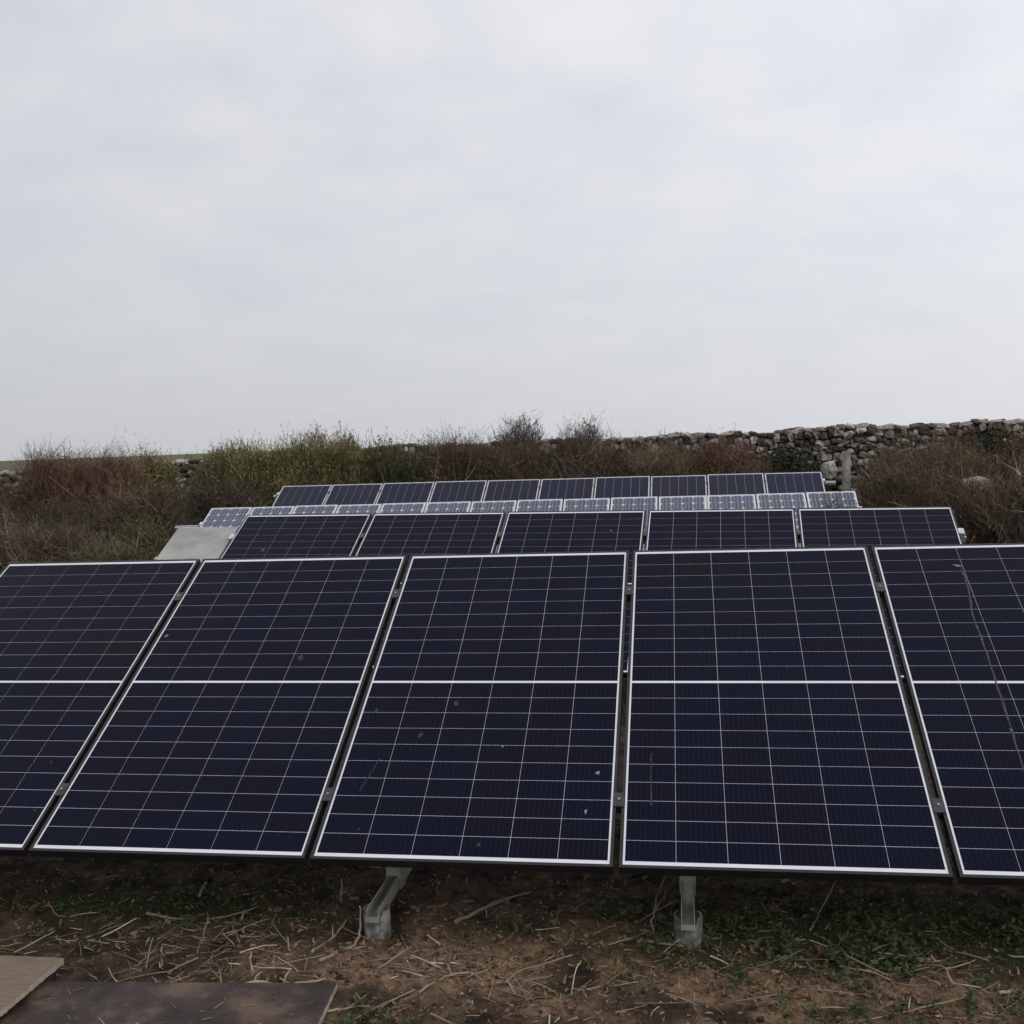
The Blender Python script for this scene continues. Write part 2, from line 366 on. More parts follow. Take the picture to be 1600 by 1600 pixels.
def rowmat(x, y, z, yaw, zs): # row frame: X along the row
    return Matrix.Translation((x, y, z)) @ Matrix.Rotation(yaw, 4, 'Z') @ Matrix.Rotation(-math.atan(zs), 4, 'Y')
def racking(row, n, pitch, W, H, sup, label, gap_clamps, v1, v2, ends=(0.12, 0.12), front=0.10):
    """one row's support: rails, sloping rafters, base channels, posts and pipe footings"""
    r = empty('mounting_rack'); r.matrix_world = row
    L = n * pitch
    for v in (v1, v2):
        mb = MB()
        x0, x1 = -ends[0], L + ends[1]
        mb.box(x0, x1, v - 0.02, v + 0.02, -0.078, -0.0752, slope).box(x0, x1, v - 0.02, v - 0.0175, -0.0752, -0.036, slope)
        mb.box(x0, x1, v + 0.0175, v + 0.02, -0.0752, -0.036, slope).box(x0, x1, v - 0.0175, v - 0.008, -0.039, -0.036, slope).box(x0, x1, v + 0.008, v + 0.0175, -0.039, -0.036, slope)
        mb.build('rail', M['alu'], r)
        for k in range(n + 1):
            u = k * pitch - (pitch - W) / 2
            if 0 < k < n:
                cb = MB().box(u - 0.0185, u + 0.0185, v - 0.03, v + 0.03, 0.0006, 0.0036, slope).box(u - 0.008, u + 0.008, v - 0.028, v + 0.028, -0.0355, 0.0006, slope)
                c_ = cb.build('clamp', M['clamp'], r)
                MB().tube([slope(u, v, 0.0036), slope(u, v, 0.009)], [0.0045, 0.0045], 6).build('bolt', M['galv'], c_)
            else:
                s_ = -1 if k == 0 else 1
                e = 0.0 if k == 0 else L - (pitch - W)
                cb = MB().box(min(e - s_ * 0.008, e + s_ * 0.03), max(e - s_ * 0.008, e + s_ * 0.03), v - 0.03, v + 0.03, 0.0006, 0.004, slope)
                cb.box(min(e + s_ * 0.002, e + s_ * 0.03), max(e + s_ * 0.002, e + s_ * 0.03), v - 0.03, v + 0.03, -0.0355, 0.0006, slope)
                cb.build('clamp', M['alu'], r)
    inv = row.inverted()
    yb = 0.866 * H * 0.86
    for u in sup:
        def lz(yy):     # local height of the ground here
            p = row @ Vector((u, yy, 0)); return gh(p.x, p.y) - p.z
        g0, g1 = lz(front), lz(yb)
        zb = g0 + 0.070                    # underside of the base channel
        bw = 0.0225
        mb = MB().box(u - bw, u + bw, front - 0.055, yb + 0.12, zb, zb + 0.003)
        mb.box(u - bw, u - bw + 0.003, front - 0.055, yb + 0.12, zb + 0.003, zb + 0.042).box(u + bw - 0.003, u + bw, front - 0.055, yb + 0.12, zb + 0.003, zb + 0.042)
        mb.box(u - bw - 0.001, u + bw + 0.001, front - 0.059, front - 0.0555, zb - 0.002, zb + 0.016)
        mb.build('base_channel', M['galv'], r)
        mb = MB().box(u - 0.02, u + 0.02, 0.06, H - 0.08, -0.119, -0.0785, slope); mb.build('rafter', M['galv'], r)
        yq = front + 0.25                  # front bracket: two cheeks wrapped round the channel
        vq = (yq + 0.5 * -0.119) / 0.866; zt = slope(0, vq, -0.10)[2]
        mb = MB().box(u - bw - 0.006, u - bw - 0.001, yq - 0.03, yq + 0.03, zb - 0.004, zt).box(u + bw + 0.001, u + bw + 0.006, yq - 0.03, yq + 0.03, zb - 0.004, zt)
        mb.box(u - bw - 0.001, u + bw + 0.001, yq - 0.034, yq - 0.030, zb + 0.050, zt - 0.01)
        mb.build('bracket', M['galv'], r)
        zt2 = slope(0, (yb + 0.5 * -0.119) / 0.866, -0.119)[2] + 0.01
        mb = MB().box(u - 0.0225, u + 0.0225, yb - 0.02, yb + 0.02, zb + 0.0035, zt2); mb.build('post', M['galv'], r)
        for yy, gl_ in ((front, g0), (yb + 0.05, g1)):
            mb = MB(); n_ = 24; R0, R1 = 0.0465, 0.0425; top = zb + 0.026; bot = gl_ - 0.12
            ring = lambda R_, z_: [(u + R_ * math.cos(2 * math.pi * i / n_), yy + R_ * math.sin(2 * math.pi * i / n_), z_) for i in range(n_)]
            def zcut(i):                   # slots that the channel drops into
                return top if abs(math.cos(2 * math.pi * i / n_)) > 0.60 else zb - 0.002
            o_ = [(x, y_, zcut(i)) for i, (x, y_, _) in enumerate(ring(R0, 0))]; i_ = [(x, y_, zcut(i)) for i, (x, y_, _) in enumerate(ring(R1, 0))]
            vv = ring(R0, bot) + o_ + i_ + ring(R1, bot)
            ff = []
            for k in range(3):
                for i in range(n_): ff.append((k * n_ + i, k * n_ + (i + 1) % n_, (k + 1) * n_ + (i + 1) % n_, (k + 1) * n_ + i))
            p_ = MB().add(vv, ff).build('footing_pipe', M['pipe'], r)
            mb = MB(); mb.tube([(u, yy, bot), (u, yy, zb - 0.004)], [R1 - 0.0005] * 2, 20); mb.build('concrete_fill', M['concrete'], p_)
    tag(r, label, 'mounting rack')
    return r

FRONT = rowmat(0, 0, 0, 0, 0)
for k in range(5):
    big_panel(FRONT, (k * 1.058, 0, 0), 'large black-framed solar panel in the front row, ' + ordl(k, 5), 'front row solar panels')
racking(FRONT, 5, 1.058, PW, PH, (0.16, 2.315, 3.392, 5.02), 'galvanised rack on white pipe footings under the front row of panels', True, 0.28, 1.455)

# second row, slightly turned and dipping to the right
cy_ = math.cos(-0.0386); sy_ = math.sin(-0.0386)
top2 = Vector((-0.0214 - 0.011, 4.5752, 0.8923 + 0.0055))
dwn = Vector((-sy_ * math.cos(T30), cy_ * math.cos(T30), math.sin(T30))) * PH
o2 = top2 - dwn
SECOND = rowmat(o2.x, o2.y, o2.z, -0.0386, -0.0113)
for k in range(5):
    big_panel(SECOND, (k * 1.058, 0, 0), 'large black-framed solar panel in the second row, ' + ordl(k, 5), 'second row solar panels')
racking(SECOND, 5, 1.058, PW, PH, (0.4, 1.9, 3.4, 4.9), 'rack of rails and posts under the second row of panels', True, 0.28, 1.455, ends=(0.50, 0.025))
# blank grey sheet that fills the end of the second row
gs = empty('filler_sheet'); gs.matrix_world = SECOND @ Matrix.Rotation(T30, 4, 'X')
mb = MB(); mb.box(-0.545, -0.032, 0.55, 1.628, -0.0335, -0.0275); mb.build('sheet', M['grey_sheet'], gs, bevel=0.001)
mb = MB(); mb.box(-0.545, -0.032, 0.55, 0.556, -0.060, -0.0336); mb.build('folded_edge', M['grey_sheet'], gs)
tag(gs, 'blank pale grey sheet at the left end of the second panel row', 'sheet')

# third row: old small framed modules
W3, H3, P3 = 0.531, 1.20, 0.55
fr3, bk3, ce3 = small_panel('old', W3, H3, 4, 9, 0.013, M['cell_old'], 0.019)
M['old_back'] = simple('aged_backsheet', [(0.3, (0.36, 0.36, 0.39)), (0.7, (0.46, 0.46, 0.48))], 6, 0.35)
bk3.materials[0] = M['old_back']
THIRD = rowmat(-2.385, 8.974 - H3 * math.cos(T30), 0.715 - H3 * 0.5, 0, -0.0017)
for k in range(14):
    r = empty('solar_panel'); r.matrix_world = THIRD @ Matrix.Translation((k * P3, 0, 0)) @ Matrix.Rotation(T30 + random.uniform(-.004, .004), 4, 'X')
    ob('frame', fr3, r); ob('backsheet', bk3, r); ob('cell_array', ce3, r)
    tag(r, 'small old silver-framed solar panel with diamond-spotted cells in the third row, ' + ordl(k, 14), 'solar panel', 'third row solar panels')
racking(THIRD, 14, P3, W3, H3, (0.3, 2.2, 4.1, 6.0, 7.4), 'rack with a rail end poking out left of the third row of panels', True, 0.22, 0.86, ends=(0.36, 0.1))
# fourth row
W4, H4, P4 = 0.800, 1.58, 0.82
M['dull_frame'] = simple('dull_silver_frame', [(0.3, (0.30, 0.30, 0.31)), (0.7, (0.38, 0.38, 0.38))], 30, 0.5, metal=0.3)
fr4, bk4, ce4 = small_panel('far', W4, H4, 6, 1, 0.010, M['cell_far'], 0.0, (0.0009, 0.0))
fr4.materials[0] = M['dull_frame']
FOURTH = rowmat(-2.82, 12.479 - H4 * math.cos(T30), 0.838 - H4 * 0.5, 0, -0.0044)
for k in range(10):
    r = empty('solar_panel'); r.matrix_world = FOURTH @ Matrix.Translation((k * P4, 0, 0)) @ Matrix.Rotation(T30 + random.uniform(-.003, .003), 4, 'X')
    ob('frame', fr4, r); ob('backsheet', bk4, r); ob('cell_array', ce4, r)
    tag(r, 'silver-framed dark blue solar panel in the farthest row, ' + ordl(k, 10), 'solar panel', 'farthest row solar panels')
racking(FOURTH, 10, P4, W4, H4, (0.3, 2.5, 4.7, 6.9, 7.9), 'rack with a rail end poking out right of the farthest row', True, 0.26, 1.36, ends=(0.1, 0.16))

# droppings and smears on the front row glass (parts of their panels)
panels = [o for o in bpy.data.objects if o.name.startswith('solar_panel') and o.get('group') == 'front row solar panels']
panels.sort(key=lambda o: o.matrix_world.translation.x)
def dropping(k, u, v, r, mtl='dropping', stretch=1.0, ang=0.0):
    u -= k * 1.058; n_ = 11; ca, sa = math.cos(ang), math.sin(ang)
    vv = [(u, v, -0.0003)]
    for i in range(n_):
        a = 2 * math.pi * i / n_; q = r * random.uniform(0.3, 1.0); x, y = q * math.cos(a), q * stretch * math.sin(a)
        vv.append((u + x * ca - y * sa, v + x * sa + y * ca, -0.0012))
    ob('dropping', mesh_from('dropping', vv, [(0, i + 1, (i + 1) % n_ + 1) for i in range(n_)], M[mtl]), panels[k])
def run(k, pts, w, mtl='smear'):
    vv = []; ff = []
    P = []
    for (a, b_) in zip(pts[:-1], pts[1:]):
        for s_ in np.linspace(0, 1, 9)[:-1]: P.append((a[0] + (b_[0] - a[0]) * s_, a[1] + (b_[1] - a[1]) * s_))
    P.append(pts[-1])
    for i, (u, v) in enumerate(P):
        ww = w * random.uniform(0.5, 1.3); u = u - k * 1.058 + random.uniform(-.002, .002)
        vv += [(u - ww, v, -0.0011), (u + ww, v, -0.0011)]
        if i: ff.append((2 * i - 2, 2 * i - 1, 2 * i + 1, 2 * i))
    ob('dropping_run', mesh_from('dropping_run', vv, ff, M[mtl]), panels[k])
panels2 = sorted([o for o in bpy.data.objects if o.name.startswith('solar_panel') and o.get('group') == 'second row solar panels'], key=lambda o: o.matrix_world.translation.x)
dropping(4, 4.566, 1.601, 0.012, 'dropping', 2.6, math.radians(75)); 
run(4, [(4.573, 1.585), (4.577, 1.50), (4.566, 1.38), (4.553, 1.27), (4.551, 1.0), (4.54, 0.64), (4.534, 0.45), (4.53, 0.2)], 0.0036, 'trail')
dropping(4, 4.538, 0.632, 0.006, 'dropping', 1.6)
dropping(1, 1.102, 1.176, 0.008, 'dropping', 2.2, math.radians(-40))
for k, u, v, r_, m_ in ((2, 2.185, .708, .012, 'smear'), (2, 2.503, .749, .014, 'smear'), (2, 2.393, .582, .012, 'smear'), (2, 3.083, .402, .009, 'dropping'), (2, 3.05, .227, .008, 'dropping'),
                       (2, 2.719, .527, .006, 'dropping'), (2, 2.696, .075, .009, 'smear'), (0, .93, .421, .009, 'smear'), (0, .988, .183, .008, 'smear'), (1, 1.779, 1.027, .016, 'smear'), (2, 2.26, .13, .007, 'smear'),
                       (0, .62, 1.50, .010, 'smear'), (3, 3.62, 1.17, .007, 'smear')):
    dropping(k, u, v, r_, m_, random.uniform(1.0, 1.7))
run(2, [(2.26, .46), (2.235, .36), (2.22, .3)], 0.002)
run(3, [(3.274, .50), (3.272, .40), (3.276, .26)], 0.003)

panels, keep = panels2, panels
dropping(0, .31, 1.28, .022, 'trail', 2.4); dropping(2, 2.116 + .80, 1.50, .010, 'dropping'); dropping(4, 4.232 + .33, 1.47, .008, 'smear'); dropping(0, .45, 1.62, .010, 'smear')
panels = keep

# ------------------------------------------------------------------ dry-stone wall
def stone_mesh(seed, name='stone'):
    r = random.Random(seed); pts = []; key = {}; f = []
    def vid(p):
        k = tuple(p)
        if k not in key:
            v = Vector(p); n = v.normalized()
            q = v.lerp(n * 1.08, 0.6)
            q = Vector([c * r.uniform(0.74, 1.16) for c in q]) * 0.5
            key[k] = len(pts); pts.append(q)
        return key[k]
    for ax in range(3):
        for s in (-1, 1):
            for i in (-1, 0):
                for j in (-1, 0):
                    c4 = []
                    for (a, b_) in ((i, j), (i + 1, j), (i + 1, j + 1), (i, j + 1)):
                        p = [0, 0, 0]; p[ax] = s; p[(ax + 1) % 3] = a; p[(ax + 2) % 3] = b_; c4.append(vid(p))
                    f.append(tuple(c4 if s > 0 else c4[::-1]))
    return pts, f
mt, t, b = mat('wall_stone')
oi = t.nodes.new('ShaderNodeObjectInfo'); pos = t.nodes.new('ShaderNodeNewGeometry').outputs['Position']
at = t.nodes.new('ShaderNodeAttribute'); at.attribute_name = 'tint'
rnd = MATH(t, 'FRACT', MATH(t, 'ADD', oi.outputs['Random'], at.outputs['Fac']))
c = RAMP(t, rnd, [(0.0, (0.040, 0.033, 0.029)), (0.28, (0.095, 0.076, 0.066)), (0.5, (0.20, 0.17, 0.15)), (0.7, (0.42, 0.375, 0.34)), (0.82, (0.11, 0.072, 0.06)), (1.0, (0.60, 0.56, 0.52))])
n1 = NOISE(t, 9, 8, 0.7, pos); n2 = NOISE(t, 34, 6, 0.65, pos)
c = MIX(t, RAMP(t, n1, [(0.47, (0, 0, 0)), (0.62, (0.85, 0.85, 0.85))]), c, (0.058, 0.050, 0.032))
c = MIX(t, RAMP(t, n2, [(0.60, (0, 0, 0)), (0.72, (0.7, 0.7, 0.7))]), c, (0.40, 0.39, 0.34))
LK(t, c, b.inputs['Base Color']); b.inputs['Roughness'].default_value = 0.95; b.inputs['Specular IOR Level'].default_value = 0.15
BUMP(t, b, n2, 0.7, 0.02)
M['stone'] = mt
M['core'] = simple('wall_earth_core', [(0.35, (0.030, 0.025, 0.019)), (0.55, (0.075, 0.062, 0.048)), (0.7, (0.13, 0.11, 0.09))], 11, 0.95, bump=0.6)
SV = [stone_mesh(100 + i) for i in range(14)]
SM = [mesh_from('stone', p, f, M['stone'], smooth=False) for p, f in SV]
for me_ in SM: me_.attributes.new('tint', 'FLOAT', 'POINT')
WX = [-13.5, -11.82, -10.37, -6.86, -2.0, 2.03, 4.92, 7.13, 9.26, 10.8, 14.5]
WZ = [1.14, 1.15, 1.16, 1.277, 1.396, 1.406, 1.438, 1.467, 1.461, 1.455, 1.45]
WY = 16.3
def wtop(x): return float(np.interp(x, WX, WZ)) + 0.022 * math.sin(x * 2.3) + 0.018 * math.sin(x * 5.9 + 1)
wall = empty('stone_wall', (0, WY, GZ))
tag(wall, 'long rough dry-stone field wall behind the shrubs', 'wall')
mb = MB(); xs = np.arange(-13.5, 14.51, 0.25); prof = []
for i, x in enumerate(xs):
    h = wtop(x) - GZ - 0.07
    prof += [(x, 0.065, -0.2), (x, 0.065, h), (x, 0.50, h), (x, 0.50, -0.2)]
ff = []
for i in range(len(xs) - 1):
    for j in range(3): ff.append((4 * i + j, 4 * i + j + 1, 4 * i + 4 + j + 1, 4 * i + 4 + j))
mb.add(prof, ff).build('core', M['core'], wall)
cands = []
R_ = random.Random(3)
x = -13.4
# courses run along the wall, measured down from the top
depth = 0.0
course = 0
while depth < 1.75:
    hh = R_.uniform(0.08, 0.12) if course == 0 else R_.uniform(0.075, 0.145)
    x = -13.4 + R_.uniform(0, 0.2)
    while x < 14.4:
        w = R_.uniform(0.07, 0.18) if course else R_.uniform(0.11, 0.28)
        if R_.random() < 0.25: w *= 0.6
        zc = wtop(x + w / 2) - depth - hh / 2 + (R_.uniform(-0.045, 0.035) if course else R_.uniform(-0.012, 0.008))
        if zc > GZ + 0.02:
            cands.append((x + w / 2, R_.uniform(0.03, 0.10) - (0.0 if course else -0.02), zc, w * R_.uniform(0.95, 1.25), R_.uniform(0.22, 0.36), hh * R_.uniform(0.85, 1.35), R_.randrange(14), R_.uniform(-0.4, 0.4), course))
        x += w
    if course < 2:       # back of the coping, seen over the top
        for k in range(70):
            xx = R_.uniform(-13, 14); cands.append((xx, R_.uniform(0.3, 0.5), wtop(xx) - 0.07 + R_.uniform(-.02, .02), R_.uniform(.2, .45), .3, .13, R_.randrange(14), R_.uniform(-.2, .2), 99))
    depth += hh * 0.93; course += 1
vis = [c_ for c_ in cands if c_[0] > -0.2 and c_[0] < 10 and c_[8] < 9]
vis.sort(key=lambda c_: (c_[2] < wtop(c_[0]) - 0.62, -(c_[3] * c_[5])))
single = set(id(c_) for c_ in vis[:295])
jv, jf, jt = [], [], []
for c_ in cands:
    xx, yy, zc, sx, sy, sz, mi, rot, _ = c_
    if id(c_) in single:
        o = ob('stone', SM[mi], wall, (xx, yy, zc - GZ), (R_.uniform(-.15, .15), rot, R_.uniform(-.15, .15))); o.scale = (sx, sy, sz)
    else:
        P, F = SV[mi]; k = len(jv); ca, sa = math.cos(rot), math.sin(rot); tn = R_.random()
        for p in P:
            a, b_, d = p.x * sx, p.y * sy, p.z * sz
            jv.append((xx + a * ca + d * sa, yy + b_, zc - GZ - a * sa + d * ca)); jt.append(tn)
        jf += [tuple(i + k for i in q) for q in F]
L_ = np.array([i for q in jf for i in q])
o = ob('rubble', mesh_np('rubble', np.array(jv), L_, 4, M['stone'], tint=np.array(jt)), wall)
o['kind'] = 'stuff'

def boulder(name, label, loc, size, seed, cat='stone', mtl=None, rot=(0, 0, 0), tintv=0.0):
    p, f = stone_mesh(seed)
    me_ = mesh_from(name, p, f, mtl or M['pale_stone'])
    o = ob(name, me_, None, loc, rot); o.scale = size
    s_ = o.modifiers.new('sub', 'SUBSURF'); s_.levels = s_.render_levels = 2; s_.subdivision_type = 'SIMPLE'
    tx = bpy.data.textures.new('rough', 'CLOUDS'); tx.noise_scale = 0.35
    d = o.modifiers.new('rough', 'DISPLACE'); d.texture = tx; d.strength = 0.16
    return tag(o, label, cat)
M['pale_stone'] = simple('pale_lichen_stone', [(0.3, (0.10, 0.09, 0.075)), (0.5, (0.25, 0.23, 0.20)), (0.7, (0.40, 0.38, 0.34))], 5, 0.95, bump=0.4)
M['white_rock'] = simple('whitish_rock', [(0.3, (0.12, 0.10, 0.085)), (0.5, (0.28, 0.26, 0.24)), (0.7, (0.46, 0.44, 0.41))], 4, 0.95, bump=0.4)
mb = MB(); hh_ = 1.36; lv = 9
ring_ = []
for i in range(lv + 1):
    z_ = hh_ * i / lv; wv = 0.055 * (1 - .12 * i / lv) * random.uniform(.92, 1.08); dv = 0.065 * random.uniform(.92, 1.08)
    ox = random.gauss(0, .004)
    ring_ += [(ox - wv, -dv * .8, z_), (ox - wv * .6, -dv, z_), (ox + wv * .7, -dv, z_), (ox + wv, -dv * .6, z_), (ox + wv, dv, z_), (ox - wv, dv, z_)]
ff = [tuple(range(5, -1, -1)), tuple(lv * 6 + j for j in range(6))]
for i in range(lv):
    for j in range(6): ff.append((i * 6 + j, i * 6 + (j + 1) % 6, i * 6 + 6 + (j + 1) % 6, i * 6 + 6 + j))
o = mb.add(ring_, ff).build('upright_stone', M['pale_stone'])
o.location = (6.06, 15.0, GZ - .03); o.rotation_euler = (0, .03, .3)
tag(o, 'slim upright grey stone post standing in front of the wall', 'stone post')
boulder('stone_block', 'squarish pale stone jutting from the wall beside the slim stone post', (5.86, 15.45, 0.70), (0.26, 0.36, 0.34), 45)
boulder('boulder', 'single pale grey boulder above the right end of the third panel row', (6.32, 13.6, 0.47), (0.32, 0.3, 0.26), 43)
boulder('boulder_heap_base', 'brown rock under the pale grey boulder', (6.35, 13.65, 0.02), (0.42, 0.4, 0.72), 47)
bpy.data.objects['boulder_heap_base'].name = 'rock'
boulder('rock', 'white rock showing through the brown shrub at far right', (7.72, 13.4, 0.44), (0.44, 0.4, 0.34), 49, mtl=M['white_rock'])
boulder('rock', 'tall whitish rock behind the bare twigs at the right edge', (8.28, 12.9, 0.12), (0.40, 0.4, 0.8), 52, mtl=M['white_rock'])

# ------------------------------------------------------------------ vegetation generators
def unit(a): return a / (np.linalg.norm(a, axis=-1, keepdims=True) + 1e-9)
def strips(P, D, length, width, bend, tint, seg=2, tip=0.15):
    """thin tapering blades; returns verts, quad loops, tint"""
    n = len(P)
    side = unit(np.cross(D, rng.normal(size=(n, 3))))
    rows = []
    for s in range(seg + 1):
        f_ = s / seg
        c_ = P + D * (length * f_)[:, None] + bend * (f_ * f_)
        w = (width * (1 - f_ * (1 - tip)))[:, None] * 0.5
        rows += [c_ - side * w, c_ + side * w]
    V_ = np.stack(rows, 1)                          # n, 2(seg+1), 3
    k = 2 * (seg + 1); base = (np.arange(n) * k)[:, None]
    q = np.concatenate([base + np.array([[2 * s, 2 * s + 1, 2 * s + 3, 2 * s + 2]]) for s in range(seg)], 1).reshape(-1, 4)
    return V_.reshape(-1, 3), q, np.repeat(tint, k)
def leaves(P, D, length, width, tint):
    n = len(P)
    side = unit(np.cross(D, rng.normal(size=(n, 3)))) * (width * 0.5)[:, None]
    mid = P + D * (length * 0.45)[:, None]
    V_ = np.stack([P, mid + side, P + D * length[:, None], mid - side], 1)
    q = (np.arange(n) * 4)[:, None] + np.array([[0, 1, 2, 3]])
    return V_.reshape(-1, 3), q, np.repeat(tint, 4)
def join(parts):
    Vs, Qs, Ts = [], [], []; k = 0
    for v, q, t_ in parts: Vs.append(v); Qs.append(q + k); Ts.append(t_); k += len(v)
    return np.concatenate(Vs), np.concatenate(Qs), np.concatenate(Ts)
M['bark'] = tinted('twig_bark', [(0, (0.035, 0.026, 0.020)), (0.6, (0.085, 0.065, 0.05)), (1, (0.20, 0.165, 0.13))])
VEG = dict(
    red=[(0, (0.046, 0.025, 0.017)), (0.45, (0.108, 0.060, 0.038)), (0.8, (0.17, 0.104, 0.064)), (1, (0.26, 0.19, 0.12))],
    rust=[(0, (0.042, 0.029, 0.018)), (0.45, (0.104, 0.070, 0.042)), (0.8, (0.17, 0.118, 0.070)), (1, (0.28, 0.22, 0.15))],
    brown=[(0, (0.034, 0.024, 0.016)), (0.5, (0.082, 0.057, 0.036)), (0.85, (0.14, 0.100, 0.060)), (1, (0.30, 0.24, 0.17))],
    dark=[(0, (0.020, 0.016, 0.011)), (0.5, (0.048, 0.037, 0.025)), (0.9, (0.090, 0.068, 0.043)), (1, (0.24, 0.19, 0.14))],
    gorse=[(0, (0.040, 0.037, 0.014)), (0.4, (0.102, 0.091, 0.033)), (0.75, (0.195, 0.168, 0.064)), (0.94, (0.29, 0.245, 0.11)), (1, (0.48, 0.42, 0.26))],
    olive=[(0, (0.026, 0.028, 0.012)), (0.5, (0.064, 0.064, 0.027)), (0.85, (0.115, 0.106, 0.046)), (1, (0.19, 0.165, 0.09))],
    ivy=[(0, (0.010, 0.014, 0.007)), (0.6, (0.026, 0.034, 0.015)), (1, (0.060, 0.066, 0.030))],
    buff=[(0, (0.036, 0.025, 0.017)), (0.45, (0.080, 0.056, 0.037)), (0.8, (0.145, 0.105, 0.070)), (1, (0.36, 0.30, 0.21))],
    grass=[(0, (0.020, 0.028, 0.009)), (0.5, (0.050, 0.062, 0.022)), (0.85, (0.100, 0.105, 0.042)), (1, (0.24, 0.20, 0.11))])
for k in list(VEG): M['veg_' + k] = tinted('foliage_' + k, VEG[k])

def shrub(name, label, cat, x0, x1, yc, ry, h, kind, nb=70, tw=42, lf=6, leaf=(0.05, 0.012), twig=(0.22, 0.006), spikes=40, spike_len=0.3, lump=0.22, group=None, shell=0.25, upness=0.35):
    cxx, rx = 0.5 * (x0 + x1), 0.5 * (x1 - x0)
    nb = int(nb * 1.45)
    twig = (twig[0], twig[1] * 1.5)
    gz = gh(cxx, yc)
    r_ = np.sqrt(rng.random(nb)); th = rng.random(nb) * 2 * np.pi
    lx, ly = r_ * np.cos(th), r_ * np.sin(th)
    lumpv = 1.0 + 1.3 * lump * (fbm(lx * 2.2 + cxx * 3, ly * 2.2 + yc, 1.0, 3) - 0.5)
    B0 = np.stack([lx * rx * 0.45 + rng.normal(0, .05, nb), ly * ry * 0.45, np.full(nb, -0.02)], 1)
    hgt = h * np.power(np.clip(1 - r_ ** 4, 0, 1), 0.45) * lumpv * np.where(rng.random(nb) < .72, rng.uniform(0.86, 1.0, nb), rng.uniform(0.35, 0.86, nb))
    B2 = np.stack([lx * rx * rng.uniform(.85, 1.1, nb), ly * ry, hgt], 1)
    B1 = 0.55 * B0 + 0.45 * B2; B1[:, 2] = hgt * rng.uniform(.45, .8, nb)
    bez = lambda t_: ((1 - t_) ** 2)[:, None] * B0[bi] + (2 * t_ * (1 - t_))[:, None] * B1[bi] + (t_ ** 2)[:, None] * B2[bi]
    root = empty(name, (cxx, yc, gz))
    mb = MB()
    for i in range(nb):
        rad = random.uniform(0.006, 0.013)
        ts = (0, 0.3, 0.6, 0.85, 1.0)
        bi = np.full(5, i); P = bez(np.array(ts)); P[1:4] += rng.normal(0, 0.02, (3, 3))
        mb.tube([tuple(p) for p in P], [rad, rad * .85, rad * .65, rad * .45, rad * .2], 4, cap=False)
    me_ = mb.mesh('stems', M['bark']); a = me_.attributes.new('tint', 'FLOAT', 'POINT')
    a.data.foreach_set('value', np.repeat(rng.random(nb), 20).astype(np.float32))
    ob('stems', me_, root)
    n = nb * tw
    bi = np.repeat(np.arange(nb), tw); tt = np.power(rng.random(n), 0.55) * 0.90 + 0.10
    P = bez(tt) + rng.normal(0, 1, (n, 3)) * (0.03 + 0.065 * tt)[:, None]
    P[:, 2] = np.maximum(P[:, 2], 0.01)
    tg = unit(2 * (1 - tt)[:, None] * (B1 - B0)[bi] + 2 * tt[:, None] * (B2 - B1)[bi])
    D = unit(tg * 0.5 + rng.normal(0, 0.55, (n, 3)) + np.array([0, 0, upness]))
    Ln = twig[0] * rng.uniform(.4, 1.2, n); bd = rng.normal(0, 1, (n, 3)) * (Ln * .22)[:, None]
    patch = fbm((P[:, 0] + cxx) * 1.0, (P[:, 2]) * 1.4 + P[:, 1], 3.0, 3)
    tn = np.clip(0.55 * rng.random(n) + 0.9 * (patch - 0.30) + 0.5 * (rng.random(n) < .04), 0, 1)
    parts = [strips(P, D, Ln, np.full(n, twig[1]), bd, tn)]
    if spikes:
        si = rng.integers(0, nb, spikes); Q = B2[si] + rng.normal(0, .05, (spikes, 3)) - np.array([0, 0, .08])
        Ds = unit(rng.normal(0, .22, (spikes, 3)) + np.array([0, 0, 1.0])); Ls = spike_len * rng.uniform(.35, 1.15, spikes)
        parts.append(strips(Q, Ds, Ls, np.full(spikes, twig[1] * 0.9), rng.normal(0, .05, (spikes, 3)), rng.random(spikes) * .8, 3, 0.1))
        m_ = spikes * 6; ii = np.repeat(np.arange(spikes), 6); f_ = rng.random(m_)
        parts.append(strips(Q[ii] + Ds[ii] * (Ls[ii] * f_)[:, None], unit(Ds[ii] + rng.normal(0, .6, (m_, 3))), Ls[ii] * (1 - f_) * .5 + .02, np.full(m_, twig[1] * .7), rng.normal(0, .01, (m_, 3)), rng.random(m_) * .8, 1, 0.1))
    if nb > 60:          # a few bare pale stems on the outside
        ns_ = 26; a_ = rng.uniform(math.pi, 2 * math.pi, ns_)
        Q = np.stack([np.cos(a_) * rx * rng.uniform(.2, .95, ns_), np.sin(a_) * ry * rng.uniform(.7, 1.02, ns_), rng.uniform(.1, .62, ns_) * h], 1)
        Ls = rng.uniform(.18, .5, ns_) * min(h, 1.3)
        parts.append(strips(Q, unit(rng.normal(0, .5, (ns_, 3)) + np.array([0, -.1, .8])), Ls, rng.uniform(.008, .016, ns_), rng.normal(0, .10, (ns_, 3)), rng.uniform(.86, 1, ns_), 4, .3))
    if lf:
        m_ = n * lf; ii = np.repeat(np.arange(n), lf); f_ = rng.random(m_)
        Q = P[ii] + D[ii] * (Ln[ii] * f_)[:, None] + bd[ii] * (f_ ** 2)[:, None]
        Dl = unit(D[ii] * 0.5 + rng.normal(0, .7, (m_, 3)) + np.array([0, 0, .2]))
        parts.append(leaves(Q, Dl, leaf[0] * rng.uniform(.5, 1.3, m_), leaf[1] * rng.uniform(.6, 1.3, m_), np.clip(tn[ii] + rng.normal(0, .16, m_), 0, 1)))
    v, q, t_ = join(parts)
